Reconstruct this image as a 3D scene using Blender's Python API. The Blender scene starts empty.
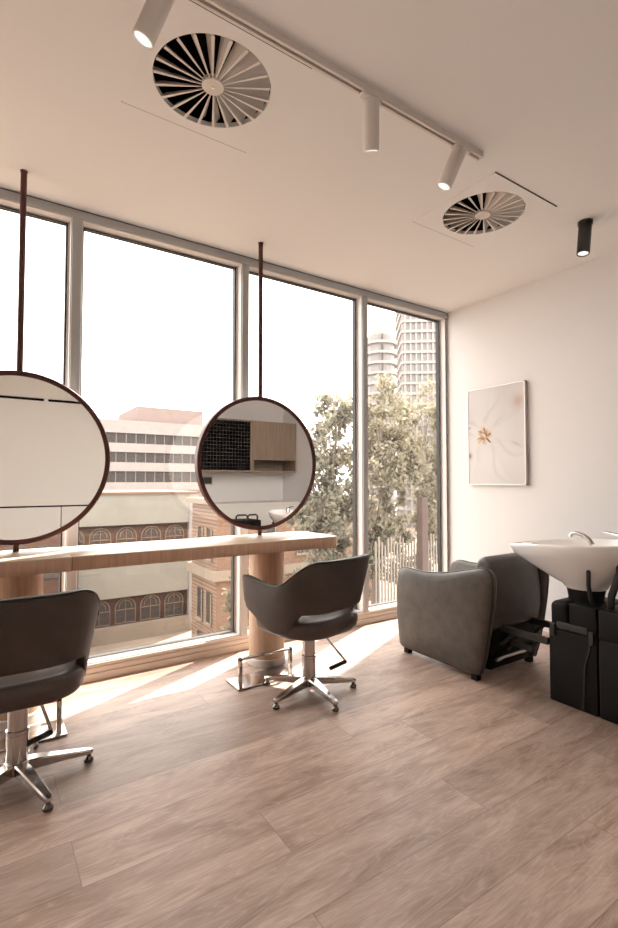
import bpy, bmesh, math, random
from mathutils import Vector, Matrix
random.seed(7)
sc = bpy.context.scene
COL = sc.collection
PI = math.pi
H = 2.9            # ceiling height
D = 3.2487         # inner face of the window frames
W = 3.8131         # right wall
GY = D + 0.106     # glass plane
EYE = 1.2164

# ---------------------------------------------------------------- materials
def mat(name, col, rough=0.5, metal=0.0, spec=0.5, **kw):
    m = bpy.data.materials.new(name); m.use_nodes = True
    b = m.node_tree.nodes['Principled BSDF']
    b.inputs['Base Color'].default_value = (*col, 1)
    b.inputs['Roughness'].default_value = rough
    b.inputs['Metallic'].default_value = metal
    b.inputs['Specular IOR Level'].default_value = spec
    for k, v in kw.items(): b.inputs[k].default_value = v
    return m
class N:
    """tiny node-graph helper"""
    def __init__(s, m): s.t = m.node_tree; s.b = s.t.nodes.get('Principled BSDF')
    def new(s, typ, **kw):
        n = s.t.nodes.new(typ)
        for k, v in kw.items(): setattr(n, k, v)
        return n
    def link(s, a, b): s.t.links.new(a, b)
    def math(s, op, a, b=None):
        n = s.new('ShaderNodeMath', operation=op)
        for i, q in enumerate((a, b)):
            if q is None: continue
            if isinstance(q, (int, float)): n.inputs[i].default_value = q
            else: s.link(q, n.inputs[i])
        return n.outputs[0]
    def obj(s): return s.new('ShaderNodeTexCoord').outputs['Object']
    def mapping(s, vec, scale=(1,1,1), loc=(0,0,0)):
        n = s.new('ShaderNodeMapping'); s.link(vec, n.inputs['Vector'])
        n.inputs['Scale'].default_value = scale; n.inputs['Location'].default_value = loc
        return n.outputs[0]
    def noise(s, vec, scale, detail=4, rough=.55, dist=0):
        n = s.new('ShaderNodeTexNoise'); s.link(vec, n.inputs['Vector'])
        n.inputs['Scale'].default_value = scale; n.inputs['Detail'].default_value = detail
        n.inputs['Roughness'].default_value = rough; n.inputs['Distortion'].default_value = dist
        return n.outputs['Fac']
    def ramp(s, fac, stops):
        n = s.new('ShaderNodeValToRGB'); s.link(fac, n.inputs[0]); e = n.color_ramp.elements
        while len(e) < len(stops): e.new(.5)
        for el, (p, c) in zip(e, stops): el.position = p; el.color = (*c, 1)
        return n.outputs[0]
    def mix(s, fac, a, b, mode='MIX'):
        n = s.new('ShaderNodeMix', data_type='RGBA', blend_type=mode)
        for i, q in ((0, fac), (6, a), (7, b)):
            if isinstance(q, (int, float)): n.inputs[i].default_value = q
            elif isinstance(q, tuple): n.inputs[i].default_value = (*q, 1)
            else: s.link(q, n.inputs[i])
        return n.outputs[2]
    def bump(s, hgt, strength=.2, dist=.01):
        n = s.new('ShaderNodeBump'); s.link(hgt, n.inputs['Height'])
        n.inputs['Strength'].default_value = strength; n.inputs['Distance'].default_value = dist
        s.link(n.outputs[0], s.b.inputs['Normal'])
    def color(s, c): s.link(c, s.b.inputs['Base Color'])

def leather(name, c0, c1, rough=.42, scale=7):
    m = mat(name, c0, rough, spec=.4); n = N(m); v = n.obj()
    f = n.noise(v, scale, 6, .65)
    n.color(n.ramp(f, [(.3, c0), (.7, c1)]))
    n.bump(n.noise(v, 320, 3), .18, .002)
    return m
def wood(name, c0, c1, axis='z', rough=.45, fine=1.0):
    m = mat(name, c0, rough, spec=.4); n = N(m); v = n.obj()
    sc_ = {'x': (1.2, 22, 22), 'y': (22, 1.2, 22), 'z': (22, 22, 1.2)}[axis]
    sc_ = tuple(q*fine for q in sc_)
    f = n.noise(n.mapping(v, sc_), 2.2, 6, .6, .35)
    f2 = n.noise(n.mapping(v, tuple(q*5 for q in sc_)), 2.0, 3, .6)
    c = n.ramp(f, [(.32, c0), (.68, c1)])
    c = n.mix(n.math('MULTIPLY', f2, .35), c, tuple(q*.72 for q in c0))
    n.color(c); n.bump(f2, .08, .002)
    return m
def paint(name, c, rough=.85):
    m = mat(name, c, rough, spec=.2); n = N(m)
    n.bump(n.noise(n.obj(), 160, 3), .05, .002)
    return m

M = {}
M['ceiling'] = paint('ceiling_paint', (.765, .755, .755))
M['wall'] = paint('wall_paint', (.665, .640, .630))
M['wall_cream'] = paint('cream_paint', (.68, .65, .605))
M['alu'] = mat('anodised_aluminium', (.41, .415, .42), .45, .2, .5)
M['alu_light'] = mat('pale_powder_coat', (.62, .59, .575), .5, .0, .4)
M['gasket'] = mat('black_gasket', (.02, .018, .018), .6)
M['chrome'] = mat('chrome', (.52, .495, .48), .16, 1.0)
M['dark_chrome'] = mat('dark_chrome', (.16, .15, .145), .22, 1.0)
M['brushed'] = mat('brushed_steel', (.62, .58, .55), .28, 1.0)
M['rod'] = mat('oxblood_metal', (.085, .030, .025), .5, .15, .35)
M['mirror'] = mat('silvered_glass', (.90, .88, .86), .012, 1.0)
M['mirror_back'] = mat('white_backing', (.75, .70, .68), .6)
M['white_metal'] = mat('white_powder_coat', (.66, .615, .585), .5)
M['dark'] = mat('plenum_black', (.010, .009, .009), .95, spec=0)
M['black'] = mat('black_metal', (.018, .016, .016), .45)
M['black_plastic'] = mat('black_plastic', (.0065, .0052, .0052), .55, spec=.2)
M['rubber'] = mat('black_rubber', (.02, .018, .018), .7)
M['ceramic'] = mat('white_ceramic', (.80, .77, .755), .16, spec=.55)
M['leather'] = leather('dark_brown_leather', (.044, .034, .030), (.072, .056, .049), .50)
M['leather_seat'] = leather('dark_brown_seat_leather', (.055, .041, .037), (.085, .064, .057), .36)
M['piping'] = mat('black_piping', (.018, .014, .013), .4)
M['taupe'] = leather('taupe_leather', (.060, .050, .043), (.100, .086, .074), .42, 12)
M['taupe_dark'] = leather('grey_vinyl', (.062, .053, .050), (.088, .076, .072), .36, 9)
M['wood'] = wood('oak_veneer', (.52, .315, .215), (.66, .43, .31), 'z')
M['wood_top'] = wood('oak_veneer_lengthwise', (.62, .48, .37), (.70, .56, .45), 'x')  # same oak as the apron, lightened to paint in sunlight on the top
M['wood_col'] = wood('pale_oak_veneer', (.47, .315, .215), (.60, .43, .31), 'z')
M['wood_cab'] = wood('grey_oak_veneer', (.22, .16, .115), (.31, .235, .175), 'z')
M['white_stone'] = mat('pale_stone', (.70, .66, .60), .3)
M['sill'] = mat('sill_cream', (.62, .555, .50), .5)

def emission(name, col, s):
    m = bpy.data.materials.new(name); m.use_nodes = True; t = m.node_tree
    t.nodes.clear(); e = t.nodes.new('ShaderNodeEmission'); o = t.nodes.new('ShaderNodeOutputMaterial')
    e.inputs[0].default_value = (*col, 1); e.inputs[1].default_value = s; t.links.new(e.outputs[0], o.inputs[0])
    return m
M['lamp'] = emission('lamp_lens', (1, .93, .84), .33)

def glass_mat():
    m = bpy.data.materials.new('window_glass'); m.use_nodes = True; t = m.node_tree; t.nodes.clear()
    o = t.nodes.new('ShaderNodeOutputMaterial'); mx = t.nodes.new('ShaderNodeMixShader')
    tr = t.nodes.new('ShaderNodeBsdfTransparent'); gl = t.nodes.new('ShaderNodeBsdfGlossy')
    n = N(m); geo = t.nodes.new('ShaderNodeNewGeometry'); dt = t.nodes.new('ShaderNodeVectorMath'); dt.operation = 'DOT_PRODUCT'
    t.links.new(geo.outputs['Normal'], dt.inputs[0]); t.links.new(geo.outputs['Incoming'], dt.inputs[1])
    fac = n.math('ADD', .035, n.math('MULTIPLY', .965, n.math('POWER', n.math('SUBTRACT', 1, n.math('ABSOLUTE', dt.outputs['Value'])), 5)))
    tr.inputs[0].default_value = (.93, .92, .90, 1); gl.inputs['Roughness'].default_value = .0
    t.links.new(fac, mx.inputs[0]); t.links.new(tr.outputs[0], mx.inputs[1]); t.links.new(gl.outputs[0], mx.inputs[2])
    t.links.new(mx.outputs[0], o.inputs[0])
    return m
M['glass'] = glass_mat()

def floor_mat():
    m = mat('oak_plank_vinyl', (.4, .3, .25), .42, spec=.35); n = N(m); v = n.obj()
    sep = n.new('ShaderNodeSeparateXYZ'); n.link(v, sep.inputs[0])
    x, y = sep.outputs[0], sep.outputs[1]
    PW, PL = .2265, 1.52
    yy = n.math('DIVIDE', n.math('ADD', y, -.047 + 10*PW), PW)
    row = n.math('FLOOR', yy); fy = n.math('FRACT', yy)
    wn = n.new('ShaderNodeTexWhiteNoise', noise_dimensions='1D'); n.link(row, wn.inputs['W'])
    xx = n.math('ADD', n.math('DIVIDE', x, PL), n.math('ADD', wn.outputs['Value'], 20))
    col = n.math('FLOOR', xx); fx = n.math('FRACT', xx)
    cmb = n.new('ShaderNodeCombineXYZ'); n.link(row, cmb.inputs[0]); n.link(col, cmb.inputs[1])
    w2 = n.new('ShaderNodeTexWhiteNoise', noise_dimensions='2D'); n.link(cmb.outputs[0], w2.inputs['Vector'])
    pid = w2.outputs['Value']
    off = n.new('ShaderNodeVectorMath', operation='SCALE'); n.link(w2.outputs['Color'], off.inputs[0]); off.inputs['Scale'].default_value = 31
    add = n.new('ShaderNodeVectorMath', operation='ADD'); n.link(v, add.inputs[0]); n.link(off.outputs[0], add.inputs[1])
    gv = add.outputs[0]
    broad = n.noise(n.mapping(gv, (1.5, 6, 1)), 1.7, 6, .62, .9)
    grain = n.noise(n.mapping(gv, (3.5, 60, 1)), 2.4, 6, .7, .5)
    # cathedral figure: contour lines of a stretched noise
    cath = n.noise(n.mapping(gv, (1.0, 5.5, 1)), 1.5, 2, .45, .25)
    cl = n.math('ABSOLUTE', n.math('SINE', n.math('MULTIPLY', cath, 75)))
    c = n.ramp(broad, [(.33, (.262, .178, .140)), (.50, (.390, .282, .230)), (.68, (.480, .366, .310))])
    c = n.mix(n.math('MULTIPLY', n.math('POWER', n.math('SUBTRACT', 1, cl), 2.5), .26), c, (.60, .49, .43))
    gr = n.ramp(grain, [(.36, (.84, .82, .81)), (.60, (1.05, 1.05, 1.05))])
    c = n.mix(1.0, c, gr, 'MULTIPLY')
    tone = n.ramp(pid, [(0, (.80, .78, .77)), (.5, (1, 1, 1)), (1, (1.13, 1.11, 1.10))])
    c = n.mix(1.0, c, tone, 'MULTIPLY')
    ey = n.math('MINIMUM', fy, n.math('SUBTRACT', 1, fy)); ex = n.math('MINIMUM', fx, n.math('SUBTRACT', 1, fx))
    gap = n.math('MINIMUM', n.math('MULTIPLY', ey, PW), n.math('MULTIPLY', ex, PL))
    g = n.math('LESS_THAN', gap, .0016)
    c = n.mix(n.math('MULTIPLY', g, .5), c, (.12, .08, .06))
    n.color(c)
    n.link(n.ramp(grain, [(.3, (.52,)*3), (.7, (.40,)*3)]), n.b.inputs['Roughness'])
    hgt = n.math('SUBTRACT', n.math('MULTIPLY', grain, .25), g)
    n.bump(hgt, .12, .003)
    return m
M['floor'] = floor_mat()

# exterior
def facade(name, c, rough=.9):
    m = mat(name, c, rough, spec=.1); n = N(m)
    f = n.noise(n.obj(), .8, 5, .6)
    n.color(n.ramp(f, [(.3, tuple(q*.88 for q in c)), (.7, c)]))
    return m
M['b_cream'] = facade('pale_render', (.20, .185, .158))
M['b_white'] = facade('white_render', (.235, .21, .20))
M['b_pink'] = facade('pinkish_concrete', (.20, .155, .142))
M['b_glass'] = mat('dark_window', (.040, .035, .033), .3, spec=.12)
M['b_brown'] = facade('brown_timber', (.058, .034, .026))
M['b_tower'] = facade('tower_concrete', (.25, .228, .218))
M['b_tower_glass'] = mat('tower_glazing', (.155, .145, .142), .3, spec=.3)
M['b_frame'] = facade('weathered_joinery', (.15, .105, .08))
M['b_stone'] = facade('sandstone', (.19, .152, .12))
def brick_mat():
    m = mat('orange_brick', (.19, .09, .05), .9, spec=.1); n = N(m); v = n.obj()
    b = n.new('ShaderNodeTexBrick'); mp = n.new('ShaderNodeMapping'); mp.inputs['Rotation'].default_value = (PI/2, 0, 0)
    n.link(v, mp.inputs[0]); n.link(mp.outputs[0], b.inputs['Vector'])
    b.inputs['Color1'].default_value = (.115, .064, .042, 1); b.inputs['Color2'].default_value = (.150, .088, .060, 1)
    b.inputs['Mortar'].default_value = (.16, .12, .095, 1); b.inputs['Scale'].default_value = 2.5
    n.color(b.outputs['Color']); return m
M['b_brick'] = brick_mat()
M['street'] = facade('asphalt_and_paving', (.20, .155, .12))
M['terrace'] = facade('terrace_paving', (.16, .13, .11))
def leaf_mat(name, c0, c1):
    m = mat(name, c0, .7, spec=.1); n = N(m)
    c = n.ramp(n.noise(n.obj(), 2.4, 3, .6), [(.3, c0), (.7, c1)]); n.color(c)
    tr = n.new('ShaderNodeBsdfTranslucent'); n.link(c, tr.inputs[0]); mx = n.new('ShaderNodeMixShader'); mx.inputs[0].default_value = .45
    o = n.t.nodes['Material Output']; n.link(n.b.outputs[0], mx.inputs[1]); n.link(tr.outputs[0], mx.inputs[2]); n.link(mx.outputs[0], o.inputs[0])
    return m
M['leaf'] = leaf_mat('eucalypt_leaves', (.145, .132, .100), (.235, .215, .168))
M['leaf_olive'] = leaf_mat('olive_leaves', (.150, .132, .092), (.240, .212, .155))
M['leaf_dark'] = leaf_mat('dark_leaves', (.080, .080, .060), (.13, .126, .095))
M['bark'] = facade('pale_bark', (.16, .13, .105))
M['picket'] = facade('pale_timber_pickets', (.16, .135, .112))
M['rust'] = facade('rust_red_steel', (.062, .042, .036))

# ---------------------------------------------------------------- mesh helpers
class MB:
    def __init__(s): s.v = []; s.f = []
    def add(s, vs, fs):
        o = len(s.v); s.v += [tuple(q) for q in vs]; s.f += [tuple(i+o for i in f) for f in fs]; return s
    def box(s, x0, x1, y0, y1, z0, z1):
        vs = [(x, y, z) for z in (z0, z1) for y in (y0, y1) for x in (x0, x1)]
        return s.add(vs, [(0,2,3,1),(4,5,7,6),(0,1,5,4),(2,6,7,3),(0,4,6,2),(1,3,7,5)])
    def rbox(s, x0, x1, y0, y1, z0, z1, r=.01, seg=3):
        b = bmesh.new(); bmesh.ops.create_cube(b, size=1)
        for q in b.verts:
            q.co = Vector(((x0+x1)/2+q.co.x*(x1-x0), (y0+y1)/2+q.co.y*(y1-y0), (z0+z1)/2+q.co.z*(z1-z0)))
        bmesh.ops.bevel(b, geom=b.edges[:], offset=r, segments=seg, profile=.5, affect='EDGES')
        b.verts.index_update()
        s.add([q.co[:] for q in b.verts], [[q.index for q in f.verts] for f in b.faces]); b.free(); return s
    def loft(s, loops, cap0=True, cap1=True, closed=True):
        n = len(loops[0]); vs = [p for l in loops for p in l]; fs = []
        for i in range(len(loops)-1):
            for j in range(n if closed else n-1):
                k = (j+1) % n
                fs.append((i*n+j, i*n+k, (i+1)*n+k, (i+1)*n+j))
        if cap0: fs.append(tuple(range(n-1, -1, -1)))
        if cap1: fs.append(tuple((len(loops)-1)*n+j for j in range(n)))
        return s.add(vs, fs)
    def cyl(s, p0, p1, r0, r1=None, n=24, cap=True):
        r1 = r0 if r1 is None else r1
        p0, p1 = Vector(p0), Vector(p1); d = (p1-p0).normalized()
        a = d.orthogonal().normalized(); b = d.cross(a)
        L = [[p + (a*math.cos(t)+b*math.sin(t))*r for t in [2*PI*i/n for i in range(n)]] for p, r in ((p0, r0), (p1, r1))]
        return s.loft(L, cap, cap)
    def tube(s, pts, r, n=10, closed=False):
        pts = [Vector(p) for p in pts]; L = []; up = None; m = len(pts)
        for i, p in enumerate(pts):
            a = pts[i-1] if (i > 0 or closed) else p; b = pts[(i+1) % m] if (i < m-1 or closed) else p
            d = (b-a).normalized()
            if up is None: up = d.orthogonal().normalized()
            up = (up - d*up.dot(d)).normalized(); q = d.cross(up)
            rr = r[i] if isinstance(r, (list, tuple)) else r
            L.append([p + (up*math.cos(t)+q*math.sin(t))*rr for t in [2*PI*k/n for k in range(n)]])
        if closed: L.append(L[0])
        return s.loft(L, not closed, not closed)
    def lathe(s, prof, c=(0, 0, 0), n=40):
        L = [[(c[0]+r*math.cos(t), c[1]+r*math.sin(t), c[2]+z) for t in [2*PI*i/n for i in range(n)]] for r, z in prof]
        return s.loft(L)
    def prism(s, poly, axis, a0, a1):
        """polygon of (u,v) extruded along axis"""
        def p(u, v, a): return {'x': (a, u, v), 'y': (u, a, v), 'z': (u, v, a)}[axis]
        return s.loft([[p(u, v, a0) for u, v in poly], [p(u, v, a1) for u, v in poly]])
    def sphere(s, c, r, n=12):
        prof = [(max(1e-4, math.sin(PI*i/n)*r), -math.cos(PI*i/n)*r) for i in range(n+1)]
        return s.lathe(prof, c, n*2)
    def build(s, name, m, parent=None, loc=(0, 0, 0), rotz=0, smooth=True, angle=35, bevel=0, subsurf=0):
        me = bpy.data.meshes.new(name); me.from_pydata(s.v, [], s.f)
        b = bmesh.new(); b.from_mesh(me)
        bmesh.ops.recalc_face_normals(b, faces=b.faces[:])
        if bevel: 
            bmesh.ops.bevel(b, geom=[e for e in b.edges if len(e.link_faces) == 2 and e.calc_face_angle(0) > .6], offset=bevel, segments=2, profile=.5, affect='EDGES')
        b.to_mesh(me); b.free()
        me.materials.append(m)
        if smooth:
            me.polygons.foreach_set('use_smooth', [True]*len(me.polygons))
            if not subsurf: me.set_sharp_from_angle(angle=math.radians(angle))
        o = bpy.data.objects.new(name, me); COL.objects.link(o)
        o.location = loc; o.rotation_euler = (0, 0, rotz)
        if parent: o.parent = parent
        if subsurf:
            md = o.modifiers.new('smooth', 'SUBSURF'); md.levels = subsurf; md.render_levels = subsurf
        return o

def tag(o, label, cat, group=None, kind=None):
    o['label'] = label; o['category'] = cat
    if group: o['group'] = group
    if kind: o['kind'] = kind
    return o
def thing(name, label, cat, loc=(0, 0, 0), rotz=0, group=None, kind=None):
    o = bpy.data.objects.new(name, None); COL.objects.link(o)
    o.location = loc; o.rotation_euler = (0, 0, rotz); o.empty_display_size = .1
    return tag(o, label, cat, group, kind)
def struct(o, label=None):
    o['kind'] = 'structure'
    if label: o['label'] = label; o['category'] = o.name.split('_')[0]
    return o
def sm(a, b, x):
    t = max(0, min(1, (x-a)/(b-a))); return t*t*(3-2*t)

# ================================================================ ROOM
XL, YB = -1.95, -0.5
VENTS = [(.772, 1.905), (2.578, 1.910)]
struct(MB().box(XL-.15, W+.15, -2.65, D+.13, -.12, 0).build('floor', M['floor'], smooth=False), 'warm grey-brown oak plank floor of the salon')
# ceiling with two round-vent openings (square cut-outs above the panels)
c = MB(); xs = [XL-.15]; hs = .262
vx = [(v[0]-hs, v[0]+hs) for v in VENTS]; y0v = 1.905-hs; y1v = 1.910+hs
c.box(XL-.15, W+.15, -2.65, y0v, H, H+.204).box(XL-.15, W+.15, y1v, D+.13, H, H+.204)
c.box(XL-.15, vx[0][0], y0v, y1v, H, H+.204).box(vx[0][1], vx[1][0], y0v, y1v, H, H+.204).box(vx[1][1], W+.15, y0v, y1v, H, H+.204)
c.box(XL-.15, W+.15, -2.65, D+.13, H+.205, H+.25)
struct(c.build('ceiling', M['ceiling'], smooth=False), 'plain warm white plaster ceiling')
struct(MB().box(W, W+.15, YB-.15, D+.115, 0, H).build('wall_right', M['wall'], smooth=False), 'plain white wall right of the windows')
struct(MB().box(0.0, W, YB-.15, YB, 0, H).build('wall_back', M['wall'], smooth=False), 'white wall behind the fitted cabinets')
struct(MB().box(0.0, .05, -2.5, YB-.15, 0, H).build('wall_corridor', M['wall_cream'], smooth=False), 'cream return wall behind the viewpoint')
struct(MB().box(XL, 0.05, -2.65, -2.5, 0, H).build('wall_rear', M['wall_cream'], smooth=False), 'cream wall at the rear of the room')
struct(MB().box(XL-.15, XL, -2.65, D+.115, 0, H).build('wall_left', M['wall'], smooth=False), 'plain white wall at the far left')

# ---- window wall

MULL = [-.705, .440, 1.586, 2.741]
mw = .027
MB().box(XL, W, D+.006, D+.125, H-.008, H-.001).build('trim_shadow_line', M['gasket'], smooth=False)['kind'] = 'structure'
hdr = MB().box(XL, W, D, D+.125, 2.842, H-.008)
struct(hdr.build('trim_header', M['alu'], bevel=.003), 'grey aluminium head frame running along the ceiling')
sl = MB()
sl.box(XL, W, D-.004, D+.125, .001, .045).box(XL, W, D+.004, D+.125, .045, .052).box(XL, W, D-.002, D+.125, .052, .078).box(XL, W, D+.005, D+.125, .078, .083).box(XL, W, D, D+.125, .083, .102)
struct(sl.build('trim_sill', M['sill'], smooth=False), 'cream grooved sill along the foot of the windows')
for i, x in enumerate(MULL):
    mo = MB().box(x-mw, x+mw, D, D+.125, .102, 2.842).build(f'trim_mullion_{i+1}', M['alu'], bevel=.003)
    struct(mo, 'grey aluminium window mullion')
struct(MB().box(W-.028, W-.001, D+.03, D+.125, .102, 2.842).build('trim_jamb', M['alu_light'], bevel=.003), 'pale jamb where the windows meet the right wall')
ed = [XL] + [q for x in MULL for q in (x-mw, x+mw)] + [W-.028]
for i in range(len(ed)//2):
    a, b = ed[2*i], ed[2*i+1]
    w = bpy.data.objects.new(f'window_{i+1}', None); COL.objects.link(w); w['kind'] = 'structure'
    w['label'] = 'floor-to-ceiling window pane in a pale frame'; w['category'] = 'window'
    s_ = .017; y0, y1 = D+.078, D+.120
    # pale sash; its lining paints the skylit reveal lighter; black gasket inside, then glass
    f = MB().box(a, a+.006, D+.012, y1, .102, 2.842).box(b-.006, b, D+.012, y1, .102, 2.842).box(a, b, D+.01, y1, 2.836, 2.842).box(a, b, D+.012, y1, .102, .110)
    f.box(a, a+s_, y0, y1, .102, 2.842).box(b-s_, b, y0, y1, .102, 2.842).box(a, b, y0, y1, 2.830, 2.842).box(a, b, y0, y1, .102, .118)
    f.build('window_frame', M['alu_light'], w, smooth=False)
    g = MB(); gk = .010
    g.box(a+s_, a+s_+.005, y0-.002, GY+.01, .118, 2.830).box(b-s_-gk, b-s_, y0-.002, GY+.01, .118, 2.830)
    g.box(a+s_, b-s_, y0-.002, GY+.01, 2.824, 2.830).box(a+s_, b-s_, y0-.001, GY+.01, .116, .120)
    g.build('gasket', M['gasket'], w, smooth=False)
    MB().box(a+s_-.002, b-s_+.002, GY-.004, GY+.004, .117, 2.831).build('glass_pane', M['glass'], w, smooth=False)

# ================================================================ STYLING BENCH
t = thing('styling_bench', 'long narrow timber styling bench on round timber columns below the two round mirrors', 'bench', (1.61, 2.955, 0))
TX = 1.61; TY = 2.955
def slab(x0, x1, round_end):
    yf, yb = 2.645, 3.085; r = .05
    if round_end:
        pl = [(x0, yf)]
        for k in range(9): a = -PI/2 + PI/2*k/8; pl.append((x1-r+r*math.cos(a), yf+r+r*math.sin(a)))
        for k in range(9): a = PI/2*k/8; pl.append((x1-r+r*math.cos(a), yb-r+r*math.sin(a)))
        pl.append((x0, yb))
    else: pl = [(x0, yf), (x1, yf), (x1, yb), (x0, yb)]
    return [(u-TX, v-TY) for u, v in pl]
for x0, x1, re in ((.3615, 1.998, True), (-1.10, .3585, False)):
    o = MB().prism(slab(x0, x1, re), 'z', .778, .842).build('apron', M['wood'], t, bevel=.003)
    MB().prism(slab(x0, x1, re), 'z', .842, .848).build('tabletop', M['wood_top'], t, bevel=.002)
for x in (1.61, .145):
    cx = x-TX
    MB().cyl((cx, 0, .05), (cx, 0, .778), .12, n=48).build('column', M['wood_col'], t)
    MB().lathe([(.122, 0), (.127, .004), (.127, .045), (.122, .05)], (cx, 0, 0), 48).build('plinth_ring', M['alu_light'], t)

# ================================================================ ROUND MIRRORS
def make_mirror(x, label):
    y = 3.012; zc = 1.345; R = .461
    t = thing('round_mirror', label, 'mirror', (x, y, .848), group='round mirrors hung above the bench')
    dz = zc-.848; n = 96
    prof = [(R-.026, -.020), (R-.004, -.020), (R, -.016), (R, .030), (R-.004, .034), (R-.026, .034)]
    L = [[(r*math.cos(a), yy, dz+r*math.sin(a)) for r, yy in prof] for a in [2*PI*i/n for i in range(n)]]; L.append(L[0])
    MB().loft(L, False, False).build('mirror_frame', M['rod'], t)
    pl = [((R-.027)*math.cos(2*PI*i/n), dz+(R-.027)*math.sin(2*PI*i/n)) for i in range(n)]
    MB().prism(pl, 'y', -.012, -.008).build('mirror_glass', M['mirror'], t)
    MB().prism(pl, 'y', .022, .030).build('mirror_backing', M['mirror_back'], t)
    MB().cyl((0, 0, dz+R-.004), (0, 0, H-.848-.004), .0155, n=20).build('hanging_rod', M['rod'], t)
    MB().cyl((0, 0, H-.848-.006), (0, 0, H-.848), .0185, n=20).build('ceiling_flange', M['rod'], t)
    MB().cyl((0, 0, .0), (0, 0, dz-R+.004), .0155, n=20).build('lower_rod', M['rod'], t)
    return t
make_mirror(.139, 'left round mirror in oxblood metal frame, cropped by the photo edge')
make_mirror(1.585, 'right round mirror in oxblood metal frame, showing dark shelves and timber cupboards')

# ================================================================ SALON CHAIRS
def chair_path(n=72):
    a, b, e = .283, .255, 2.9; yj = .0
    pts = []
    for k in range(40):
        u = k/39; pts.append((-.272 - .011*math.sin(u*PI/2), .262 + (yj-.262)*u))
    for k in range(1, 61):
        q = PI/2*k/60; c_, s_ = math.cos(q), math.sin(q)
        pts.append((-a*abs(c_)**(2/e), yj - b*abs(s_)**(2/e)))
    full = pts + [(-x, y) for x, y in reversed(pts[:-1])]
    d = [0]
    for p, q in zip(full, full[1:]): d.append(d[-1]+math.hypot(q[0]-p[0], q[1]-p[1]))
    out = []; j = 0
    for i in range(n+1):
        s = d[-1]*i/n
        while j < len(d)-2 and d[j+1] < s: j += 1
        f = (s-d[j])/max(1e-9, d[j+1]-d[j])
        out.append((full[j][0]+(full[j+1][0]-full[j][0])*f, full[j][1]+(full[j+1][1]-full[j][1])*f, s-d[-1]/2))
    return out, d[-1]/2
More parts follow.
